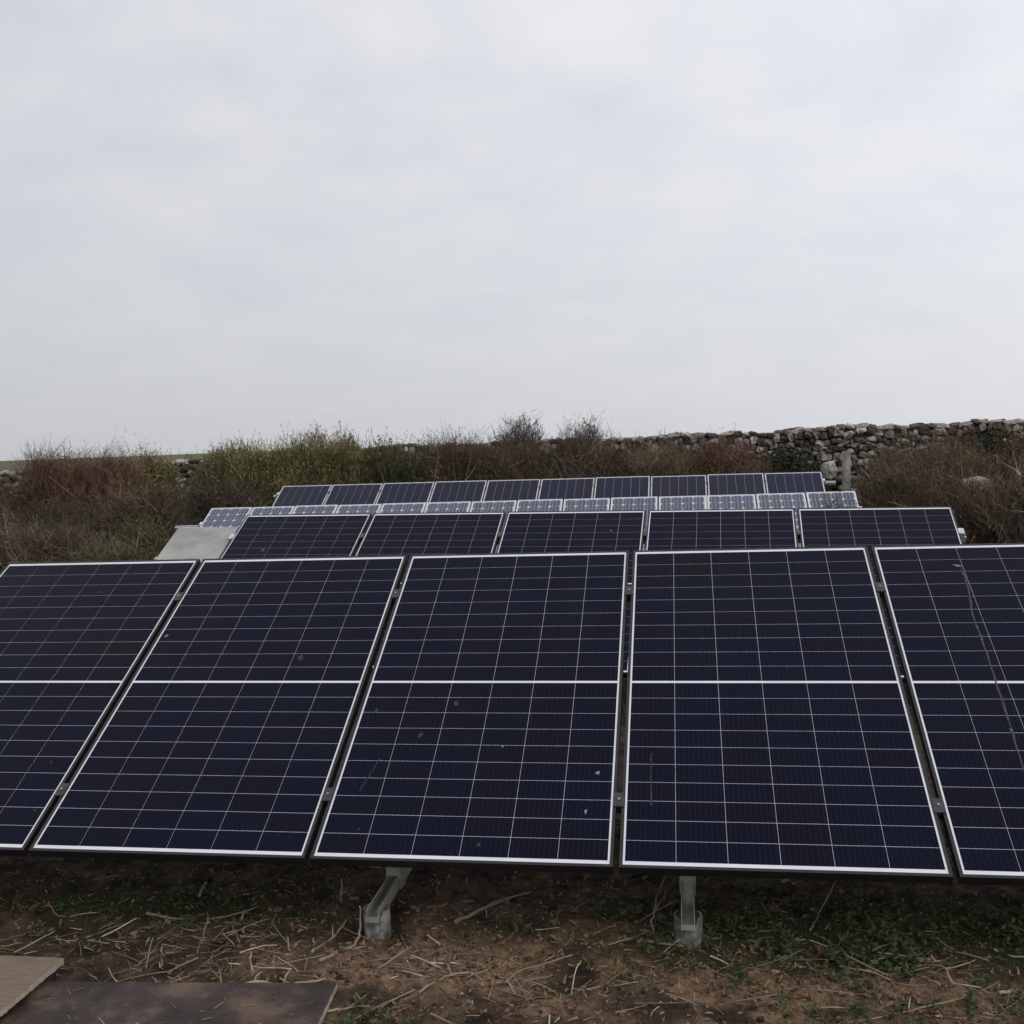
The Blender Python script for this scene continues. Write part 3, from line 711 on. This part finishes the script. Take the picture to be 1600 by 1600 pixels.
    v[:, 2] = np.maximum(v[:, 2], -0.03)
    ob('foliage', mesh_np('foliage', v, q, 4, M['veg_' + kind], tint=t_), root)
    return tag(root, label, cat, group)

sp = dict(leaf=(0.055, 0.012), twig=(0.26, 0.006))
gs_ = dict(lf=7, leaf=(0.045, 0.010), twig=(0.20, 0.006), upness=.8)
bare = dict(lf=2, leaf=(0.06, 0.006), twig=(0.30, 0.0055))
# left part of the hedge
shrub('bramble_bush', 'low reddish-brown bush at the left edge of the picture', 'bush', -9.3, -7.3, 12.6, .8, 1.32, 'red', nb=110, tw=60, spikes=20, **bare)
shrub('bramble_bush', 'tall reddish-brown bush left of the yellow-green one', 'bush', -7.75, -6.45, 13.1, .8, 1.74, 'red', nb=110, tw=64, spikes=45, spike_len=.32, **bare)
shrub('bramble_bush', 'reddish-brown bush directly beside the yellow-green bush', 'bush', -6.75, -5.55, 13.2, .8, 1.72, 'red', nb=110, tw=64, spikes=45, spike_len=.3, **bare)
shrub('leafy_bush', 'narrow yellow-green bush beside the bare stretch of wall', 'bush', -6.55, -5.6, 14.4, .6, 1.66, 'gorse', nb=60, tw=44, spikes=16, spike_len=.2, **sp)
shrub('leafy_bush', 'low olive bush at the left foot of the big gorse', 'bush', -5.35, -4.45, 14.5, .6, 1.55, 'olive', nb=60, tw=44, spikes=14, **sp)
shrub('gorse_bush', 'left half of the big spiky green gorse hump', 'bush', -5.05, -3.1, 14.1, .9, 1.80, 'gorse', nb=120, tw=52, spikes=620, spike_len=.19, lump=.08, **gs_)
shrub('gorse_bush', 'tallest spiky green gorse bush on the skyline', 'bush', -3.7, -1.72, 14.1, .9, 1.93, 'gorse', nb=130, tw=52, spikes=760, spike_len=.17, lump=.06, **gs_)
shrub('leafy_bush', 'low dark olive bush right of the gorse hump', 'bush', -2.25, -.7, 14.3, .8, 1.66, 'olive', nb=80, tw=50, spikes=14, spike_len=.15, **sp)
shrub('heather_bush', 'dark brown bush with thin bare twigs on the skyline', 'bush', -1.4, .45, 14.4, .8, 1.66, 'brown', nb=120, tw=60, spikes=60, spike_len=.42, **bare)
shrub('branchy_bush', 'small dark rounded branchy bush highest above the wall', 'bush', .12, 1.02, 14.9, .4, 2.10, 'dark', nb=80, tw=52, spikes=90, spike_len=.2, lump=.1, lf=3, leaf=(.05, .008), twig=(.22, .006))
shrub('heather_bush', 'brown bush under the small branchy one', 'bush', -.2, 1.45, 14.2, .8, 1.64, 'brown', nb=120, tw=60, spikes=10, spike_len=.2, **bare)
shrub('branchy_bush', 'dark branchy bush at the start of the bare wall top', 'bush', 1.15, 2.3, 14.8, .5, 1.86, 'dark', nb=80, tw=48, spikes=80, spike_len=.22, lf=3, leaf=(.05, .008), twig=(.22, .006))
shrub('heather_bush', 'brown-green bush in front of the dark branchy one', 'bush', .9, 2.6, 14.1, .8, 1.64, 'brown', nb=120, tw=60, spikes=12, spike_len=.2, **bare)
shrub('bracken_clump', 'reddish bracken clump below the start of the stone wall', 'bracken', 2.1, 3.75, 14.2, .7, 1.48, 'rust', nb=120, tw=60, spikes=30, spike_len=.22, **bare)
shrub('bracken_clump', 'reddish bracken clump left of the ivy patch', 'bracken', 3.3, 4.8, 14.2, .7, 1.46, 'red', nb=120, tw=60, spikes=36, spike_len=.25, **bare)
shrub('ivy_clump', 'dark green ivy clump against the wall near the upright stone', 'ivy', 4.6, 5.75, 15.85, .3, 1.20, 'ivy', nb=60, tw=50, spikes=0, lf=8, leaf=(.05, .04), twig=(.16, .006), lump=.2)
shrub('ivy_clump', 'dark ivy hanging over the wall top at far right', 'ivy', 8.1, 9.0, 15.9, .28, 1.46, 'ivy', nb=40, tw=50, spikes=6, lf=8, leaf=(.05, .04), twig=(.16, .006), lump=.2)
for x0_, x1_, h_, lb_ in ((2.9, 3.9, 1.52, 'small dry shrub against the wall above the reddish bracken'), (6.6, 7.4, 1.50, 'small dry shrub against the wall right of the stone post'), (7.6, 8.3, 1.50, 'small dry shrub against the wall above the right-hand thicket')):
    shrub('dry_shrub', lb_, 'shrub', x0_, x1_, 15.95, .22, h_, 'brown', nb=34, tw=34, spikes=24, spike_len=.18, lf=2, leaf=(.05, .007), twig=(.2, .005))
# right
shrub('bracken_clump', 'thin brown bracken just right of the upright stone', 'bracken', 6.3, 7.35, 14.4, .7, 1.32, 'brown', nb=60, tw=50, spikes=36, spike_len=.28, **bare)
shrub('bracken_clump', 'orange-brown bracken in the middle of the right-hand thicket', 'bracken', 6.95, 8.25, 14.2, .6, 1.42, 'rust', nb=80, tw=56, spikes=60, spike_len=.32, **bare)
shrub('bracken_clump', 'orange-brown bracken at the right edge below the wall', 'bracken', 7.95, 9.5, 14.2, .6, 1.40, 'rust', nb=80, tw=56, spikes=50, spike_len=.3, **bare)
shrub('bramble_bush', 'dark brown bramble beyond the right end of the second row', 'bush', 5.75, 7.1, 12.4, .7, 1.0, 'brown', nb=120, tw=60, spikes=24, spike_len=.3, **bare)
shrub('bramble_bush', 'dark bramble in front of the white rock', 'bush', 6.7, 7.75, 11.8, .6, .76, 'brown', nb=80, tw=56, spikes=24, spike_len=.3, **bare)
shrub('bare_shrub', 'bare shrub of pale and black twigs at the right edge', 'shrub', 7.15, 8.5, 11.0, .5, 1.02, 'buff', nb=70, tw=22, spikes=40, spike_len=.35, lf=1, leaf=(.05, .005), twig=(.34, .008))
# left lower tangle
for i, (xa, xb, yy, hh, kd, lb) in enumerate((
        (-7.9, -6.3, 11.3, .86, 'brown', 'tangle of dead stalks at the left edge under the reddish bush'),
        (-6.7, -5.3, 11.4, .92, 'dark', 'dark tangle of dead stalks left of centre under the red bushes'),
        (-5.6, -4.3, 12.0, 1.12, 'brown', 'brown tangle at the foot of the bare stretch of wall'),
        (-4.7, -3.3, 12.9, 1.12, 'dark', 'dark brown undergrowth below the big gorse hump'),
        (-6.6, -5.2, 9.7, .62, 'buff', 'pale dry stalks just above the leftmost front panel'),
        (-5.4, -4.2, 9.5, .62, 'buff', 'pale dry stalks between the leftmost front panel and the grey sheet'),
        (-7.6, -6.3, 9.6, .58, 'buff', 'pale dry stalks in the lower left corner of the hedge'))):
    shrub('dead_stalks', lb, 'dead plants', xa, xb, yy, .7, hh, kd, nb=80, tw=36, spikes=60, spike_len=.36, lf=2, leaf=(.07, .006), twig=(.34, .007), upness=.15)
for xa, xb, yy, hh, lb in ((-4.5, -3.5, 10.2, .62, 'dark green grassy clump left of the third panel row'), (-3.75, -2.9, 8.2, .55, 'dark green grassy clump left of the grey sheet'),
                           (4.85, 5.25, 8.55, .82, 'small green weed growing in front of the third panel row'), (5.35, 6.1, 9.0, .62, 'green weed at the right end of the third panel row')):
    shrub('grass_clump', lb, 'weeds', xa, xb, yy, .4 if xa < 0 else .15, hh, 'olive' if xa < 0 else 'grass', nb=60 if xa < 0 else 18, tw=26, spikes=40 if xa < 0 else 8, spike_len=.25, lf=2, leaf=(.09, .008), twig=(.22, .006))

# ground cover between the rows and up to the wall
def scatter(n, xr, yr, dens):
    out = []
    while sum(len(o_) for o_ in out) < n:
        x_ = rng.uniform(*xr, n); y_ = rng.uniform(*yr, n)
        k = rng.random(n) < dens(x_, y_); out.append(np.stack([x_[k], y_[k]], 1))
    return np.concatenate(out)[:n]
n = 38000
P2 = scatter(n, (-10, 10), (2.2, 16.2), lambda x_, y_: 0.2 + 0.8 * fbm(x_, y_, 1.5, 3))
P = np.stack([P2[:, 0], P2[:, 1], ground_h(P2[:, 0], P2[:, 1]) - .005], 1)
D = unit(rng.normal(0, .5, (n, 3)) + np.array([0, 0, .8])); D[:, 2] = np.abs(D[:, 2])
Ln = rng.uniform(.06, .24, n)
v, q, t_ = strips(P, D, Ln, rng.uniform(.004, .009, n), rng.normal(0, .05, (n, 3)), np.clip(fbm(P[:, 0], P[:, 1], 1.2, 3) * 1.2 - .25 + rng.normal(0, .2, n), 0, 1))
tag(ob('grass', mesh_np('grass', v, q, 4, M['veg_grass'], tint=t_)), 'rough grass growing between and behind the panel rows', 'grass', kind='stuff')

# ------------------------------------------------------------------ foreground litter
FX, FY = (-0.6, 5.8), (-1.1, 1.25)
M['flake'] = tinted('dead_leaf', [(0, (0.034, 0.021, 0.014)), (0.45, (0.150, 0.091, 0.054)), (0.8, (0.26, 0.166, 0.100)), (1, (0.38, 0.29, 0.20))], 0.85)
M['straw'] = tinted('dry_straw', [(0, (0.065, 0.046, 0.030)), (0.5, (0.17, 0.13, 0.088)), (0.85, (0.32, 0.265, 0.195)), (1, (0.52, 0.46, 0.37))], 0.8)
M['stick'] = tinted('dead_stick', [(0, (0.13, 0.10, 0.075)), (1, (0.30, 0.25, 0.20))], 0.85)
def board_free(x_, y_): return ~((x_ > 0.1) & (x_ < 2.34) & (y_ < -0.29 - (2.3 - x_) * 0.05))
n = 15000
P2 = scatter(n, FX, FY, lambda x_, y_: (0.16 + 0.84 * litter_f(x_, y_)) * board_free(x_, y_))
P = np.stack([P2[:, 0], P2[:, 1], ground_h(P2[:, 0], P2[:, 1]) + rng.uniform(.001, .010, n)], 1)
D = unit(rng.normal(0, 1, (n, 3)) * np.array([1, 1, .28]))
v, q, t_ = strips(P, D, np.exp(rng.normal(-4.25, .5, n)), np.exp(rng.normal(-5.0, .45, n)), rng.normal(0, .005, (n, 3)), np.clip(rng.normal(.46, .15, n), 0, 1), 2, 0.3)
tag(ob('leaf_litter', mesh_np('leaf_litter', v, q, 4, M['flake'], tint=t_)), 'brown dead leaf litter strewn over the foreground soil', 'litter', kind='stuff')
def straw_d(x_, y_):
    return np.clip(.035 + .9 * blob(x_, y_, 1.85, -.08, .36, .17) + .75 * blob(x_, y_, 1.62, -.2, .3, .1) + .5 * blob(x_, y_, 2.35, -.12, .35, .2) + .5 * blob(x_, y_, 2.9, -.2, .35, .16) + .35 * blob(x_, y_, 3.75, -.05, .5, .2) + .3 * blob(x_, y_, 4.3, -.15, .4, .2) + .25 * blob(x_, y_, 1.1, 0, .4, .2), 0, 1) * board_free(x_, y_) * np.where(y_ > .3, .25, 1)
n = 1000
P2 = scatter(n, FX, FY, straw_d)
mbv, mbq, mbt = [], [], []
def add_straw(x_, y_, z0, ln, r_, tn, flat=False):
    a = rng.uniform(0, 2 * np.pi); d = np.array([math.cos(a), math.sin(a) * .9, 0 if flat else rng.normal(.05, .14)])
    p0 = np.array([x_, y_, z0])
    sd = np.cross(d, (0, 0, 1)); sd /= np.linalg.norm(sd) + 1e-9; upv = np.cross(sd, d)
    bend = sd * rng.normal(0, .12) * ln + upv * (0 if flat else rng.normal(-.03, .05)) * ln; wob = sd * rng.normal(0, .014) * ln
    k = len(mbv)
    for i_, s_ in enumerate((0, .25, .5, .75, 1)):
        c_ = p0 + d * ln * s_ + bend * (s_ * s_) + wob * math.sin(s_ * 7)
        if not flat: c_[2] = max(c_[2], gh(c_[0], c_[1]) + .001)
        for j in range(4):
            aa = 1.5708 * j; mbv.append(c_ + (sd * math.cos(aa) + upv * math.sin(aa)) * r_ * (1 - .45 * s_) * rng.uniform(.85, 1.15)); mbt.append(min(max(tn + rng.normal(0, .06), 0), 1))
    for i_ in range(4):
        for j in range(4): mbq.append((k + i_ * 4 + j, k + i_ * 4 + (j + 1) % 4, k + i_ * 4 + 4 + (j + 1) % 4, k + i_ * 4 + 4 + j))
for i in range(n):
    x_, y_ = P2[i]; thick = rng.random() < .13
    if thick: add_straw(x_, y_, gh(x_, y_) + .006, rng.uniform(.06, .19), rng.uniform(.0024, .0046), float(np.clip(rng.normal(.55, .2), 0, .9)))
    else: add_straw(x_, y_, gh(x_, y_) + rng.uniform(.003, .016), math.exp(rng.normal(-2.85, .55)), min(math.exp(rng.normal(-6.45, .35)), .0024), float(np.clip(rng.normal(.42, .28), 0, 1)))
for i in range(20):                               # bits blown onto the dark board
    add_straw(rng.uniform(1.40, 2.26), rng.uniform(-.62, -.40), GZ + .0245, rng.uniform(.01, .06), rng.uniform(.0008, .0018), rng.uniform(.2, .9), True)
tag(ob('straw', mesh_np('straw', np.array(mbv), np.array(mbq), 4, M['straw'], tint=np.array(mbt))), 'pale dry straw and stalk bits scattered on the foreground soil', 'straw', kind='stuff')
n = 16000
P2 = scatter(n, FX, FY, lambda x_, y_: np.clip(moss_f(x_, y_) * 1.5 - .18, .0, 1) * board_free(x_, y_) + 1e-4)
P = np.stack([P2[:, 0], P2[:, 1], ground_h(P2[:, 0], P2[:, 1]) - .002], 1)
D = unit(rng.normal(0, .6, (n, 3)) + np.array([0, 0, .6])); D[:, 2] = np.abs(D[:, 2])
mossA = strips(P, D, rng.uniform(.004, .016, n), rng.uniform(.003, .007, n), rng.normal(0, .004, (n, 3)), np.clip(rng.normal(.33, .2, n), 0, .9), 2, 0.2)
nr_ = 480
C2 = scatter(nr_, FX, FY, lambda x_, y_: np.clip((blob(x_, y_, 3.8, .2, .5, .22) + .6 * blob(x_, y_, 4.5, .2, .3, .15) + .5 * blob(x_, y_, 4.05, -.28, .3, .1) + .4 * blob(x_, y_, 3.45, -.02, .2, .1) + .3 * blob(x_, y_, 1.3, .26, .6, .15) + .3 * blob(x_, y_, 2.5, -.42, .2, .1)) * (fbm(x_, y_, 7, 3) - .38) * 6, 0, 1) * board_free(x_, y_) + 1e-4)
ii = np.repeat(np.arange(nr_), 14); m_ = len(ii); sz = rng.uniform(.5, 1.3, nr_)[ii]
Pr = np.stack([C2[ii, 0], C2[ii, 1], ground_h(C2[ii, 0], C2[ii, 1]) + rng.uniform(.002, .03, m_) * sz], 1) + rng.normal(0, .008, (m_, 3)) * np.array([1, 1, 0])
Dr = unit(rng.normal(0, 1, (m_, 3)) * np.array([1, 1, .35]) + np.array([0, 0, .3]))
mossB = leaves(Pr, Dr, .022 * sz * rng.uniform(.6, 1.2, m_), .012 * sz * rng.uniform(.6, 1.2, m_), np.clip(rng.normal(.34, .18, m_), 0, .8))
v, q, t_ = join([mossA, mossB])
tag(ob('moss', mesh_np('moss', v, q, 4, M['veg_grass'], tint=t_)), 'short dark green moss and seedling patches on the foreground soil', 'moss', kind='stuff')
n = 1500
P2 = scatter(n, FX, FY, lambda x_, y_: (.15 + .5 * blob(x_, y_, 2.6, -.3, 1.5, .4)) * board_free(x_, y_))
mc, mf, mtint = [], [], []
for i in range(n):
    x_, y_ = P2[i]; P_, F_ = SV[i % 14]; s_ = rng.uniform(.006, .022) if rng.random() < .985 else rng.uniform(.02, .032); k = len(mc); z_ = gh(x_, y_); tn = rng.random()
    ax = rng.uniform(.6, 1.3, 3) * s_
    for p in P_: mc.append((x_ + p.x * ax[0], y_ + p.y * ax[1], z_ + p.z * ax[2] * .8 + .001)); mtint.append(tn)
    mf += [tuple(a + k for a in f_) for f_ in F_]
M['clod'] = tinted('soil_clod', [(0, (0.016, 0.012, 0.009)), (0.6, (0.05, 0.034, 0.023)), (1, (0.10, 0.072, 0.048))], 0.95)
tag(ob('soil_crumbs', mesh_np('soil_crumbs', np.array(mc), np.array(mf), 4, M['clod'], tint=np.array(mtint))), 'dark crumbs of soil on the foreground ground', 'soil', kind='stuff')

def stick(label, pts, r0, twigs=(), tone=0.5, lift=0.0, up=None):
    """pts: (x, y[, height over ground])"""
    P = []
    for p in pts: P.append(Vector((p[0], p[1], gh(p[0], p[1]) + (p[2] if len(p) > 2 else r0 * 0.8) + lift)))
    Q = []                                           # smooth and wobble
    for i in range(len(P) - 1):
        a, b_, c_, d = P[max(i - 1, 0)], P[i], P[i + 1], P[min(i + 2, len(P) - 1)]
        for s in np.linspace(0, 1, 6)[:-1]:
            s = float(s); Q.append(0.5 * ((2 * b_) + (c_ - a) * s + (2 * a - 5 * b_ + 4 * c_ - d) * s * s + (3 * b_ - a - 3 * c_ + d) * s ** 3) + Vector((random.gauss(0, .0022), random.gauss(0, .0022), abs(random.gauss(0, .001)))))
    Q.append(P[-1])
    root = empty('stick', tuple(Q[0])); o0 = Q[0]
    def piece(nm, Q_, r_):
        mb = MB(); m_ = len(Q_); mb.tube([q_ - o0 for q_ in Q_], [r_ * (1 - .55 * i / (m_ - 1)) * random.uniform(.86, 1.14) for i in range(m_)], 7)
        me_ = mb.mesh(nm, M['stick'], True); a_ = me_.attributes.new('tint', 'FLOAT', 'POINT')
        a_.data.foreach_set('value', np.clip(tone + rng.normal(0, .12, len(me_.vertices)), 0, 1).astype(np.float32)); ob(nm, me_, root)
    piece('stem', Q, r0)
    for (f_, dx, dy, dz) in twigs:
        i = int(f_ * (len(Q) - 1)); e = Q[i] + Vector((dx, dy, dz)); mid = (Q[i] + e) / 2 + Vector((random.gauss(0, .006), random.gauss(0, .006), .004))
        piece('side_twig', [Q[i], mid, e], r0 * .5)
    return tag(root, label, 'stick', 'sticks on the foreground soil')
stick('forked pale stick lying behind and right of the left white footing', [(2.575, .19), (2.63, .29), (2.69, .385), (2.80, .49)], .0085, [(.42, .15, .13, .015), (.5, .02, -.07, .0)], .45)
stick('bent stick leaning against the left white footing', [(2.185, -.135), (2.255, .0), (2.262, .07, .03), (2.252, .10, .10)], .0065, [], .5)
stick('straight stick left of the left white footing, pointing at the panels', [(2.14, -.09), (2.165, .05), (2.185, .16, .02)], .0055, [(.5, -.02, .06, .02)], .55)
stick('short upright twig stub left of the left footing', [(2.12, .30), (2.118, .31, .09)], .006, [], .3)
stick('pale curved branch lying along the back edge of the dark board', [(1.965, -.315), (2.03, -.285), (2.10, -.285), (2.17, -.262), (2.235, -.222)], .0075, [(.55, .01, .05, .03), (.2, .015, .03, .02), (.8, -.02, -.04, .005)], .75)
stick('long thin curved stick in the shade left of the left footing', [(1.395, .185), (1.53, .17), (1.68, .175), (1.80, .285)], .0058, [(.75, -.03, -.05, .0)], .25)
stick('stick lying against the base of the right footing', [(3.235, .105), (3.31, .062), (3.385, .066), (3.44, .105)], .0062, [], .6)
stick('thin shaded twig rising left of the right footing', [(3.285, .11), (3.268, .19, .03), (3.285, .30, .08), (3.325, .42, .15)], .0042, [(.5, .05, .09, .05)], .25)
stick('short pale chip of wood in the shade below the second front panel', [(1.525, .345), (1.52, .43, .02)], .007, [], .4)
stick('thin dark twig leaning up under the fourth front panel', [(3.80, .22), (3.84, .31, .02), (3.93, .44, .10)], .004, [], .1)
stick('thin straight stalk on the soil below the fourth front panel', [(3.86, -.02), (3.95, -.01), (4.05, .012)], .0032, [], .6)
stick('pale stalk at the right edge of the picture', [(4.36, .12), (4.42, .09), (4.50, .07)], .0045, [(.4, .1, -.05, .0)], .8)
stick('short pale stick on the brown litter in the middle', [(3.03, -.20), (3.075, -.19), (3.118, -.18)], .0036, [], .85)
stick('forked pale stick in the brown litter below the left footing', [(2.56, -.285), (2.63, -.21), (2.72, -.17), (2.85, -.155)], .0045, [(.6, .06, -.08, .02), (.4, -.03, .05, .02)], .65)
stick('broken twig at the right corner of the dark board', [(2.31, -.43), (2.36, -.385), (2.40, -.30)], .005, [(.5, .08, .0, .01)], .55)
stick('small dry root tuft in the litter in the middle foreground', [(2.86, -.26), (2.835, -.23, .03), (2.82, -.18, .012)], .004, [(.3, .06, -.03, .0), (.5, -.05, -.04, .01), (.6, .05, .05, .015)], .6)
stick('pale twig on the soil at the lower right corner', [(4.30, -.17), (4.35, -.14), (4.37, -.09)], .007, [], .9)

# ------------------------------------------------------------------ boards in the lower left corner
mt, t, b = mat('old_plywood')
oc = OBJ(t); mp = t.nodes.new('ShaderNodeMapping'); LK(t, oc, mp.inputs[0]); mp.inputs['Scale'].default_value = (2.2, 14, 6)
g = NOISE(t, 5, 7, .65, mp.outputs[0]); s1 = NOISE(t, 3.2, 6, .7, oc)
c = RAMP(t, g, [(.3, (0.100, 0.072, 0.046)), (.55, (0.138, 0.100, 0.064)), (.8, (0.175, 0.130, 0.086))])
c = MIX(t, RAMP(t, s1, [(.5, (0, 0, 0)), (.68, (.75, .75, .75))]), c, (0.095, 0.065, 0.042))
LK(t, c, b.inputs['Base Color']); b.inputs['Roughness'].default_value = .85; BUMP(t, b, g, .12, .002)
M['ply'] = mt
M['ply_edge'] = simple('plywood_edge', [(.3, (0.20, 0.16, 0.12)), (.7, (0.38, 0.33, 0.27))], 24, .9, bump=.4)
mt, t, b = mat('dark_film_board')
oc = OBJ(t); s1 = NOISE(t, 4.2, 8, .68, oc); s2 = NOISE(t, 26, 6, .7, oc)
c = RAMP(t, s1, [(.38, (0.020, 0.014, 0.0125)), (.5, (0.044, 0.030, 0.026)), (.62, (0.105, 0.070, 0.050))])
c = MIX(t, RAMP(t, s2, [(.58, (0, 0, 0)), (.74, (.6, .6, .6))]), c, (0.13, 0.10, 0.082))
LK(t, c, b.inputs['Base Color']); LK(t, RAMP(t, s1, [(.3, (.42,) * 3), (.7, (.7,) * 3)]), b.inputs['Roughness']); b.inputs['IOR'].default_value = 1.25
BUMP(t, b, s2, .25, .003)
M['film'] = mt
def ragged(name, W, D_, th, mtl, edge, root, n=26, j=.004):
    """board with slightly ragged edges: top sheet and edge band"""
    out = []
    def side(a, b_):
        for i in range(n):
            f_ = i / n; out.append([a[0] + (b_[0] - a[0]) * f_ + random.gauss(0, j) * (i > 0), a[1] + (b_[1] - a[1]) * f_ + random.gauss(0, j) * (i > 0)])
    side((0, 0), (W, 0)); side((W, 0), (W, D_)); side((W, D_), (0, D_)); side((0, D_), (0, 0))
    k = len(out)
    MB().add([(x_, y_, 0) for x_, y_ in out], [tuple(range(k))]).build('face', mtl, root)
    v_ = [(x_, y_, -.0002) for x_, y_ in out] + [(x_, y_, -th) for x_, y_ in out]
    MB().add(v_, [(i, i + k, (i + 1) % k + k, (i + 1) % k) for i in range(k)] + [tuple(range(2 * k - 1, k - 1, -1))]).build('edge', edge, root)
db = empty('dark_board', (1.03, -1.20, GZ + .022), (0, 0, math.radians(4.6)))
ragged('dark', 1.338, .80, .02, M['film'], M['ply_edge'], db, n=60, j=.0012)
tag(db, 'dark brown film-faced board lying flat at the lower left', 'board')
bb = empty('plywood_board', (.13, -.650, GZ + .050), (math.radians(.5), math.radians(-.6), math.radians(-.8)))
ragged('ply', 1.235, .365, .018, M['ply'], M['ply_edge'], bb, n=60, j=.0012)
tag(bb, 'old brown plywood board overlapping the dark board in the lower left corner', 'board')
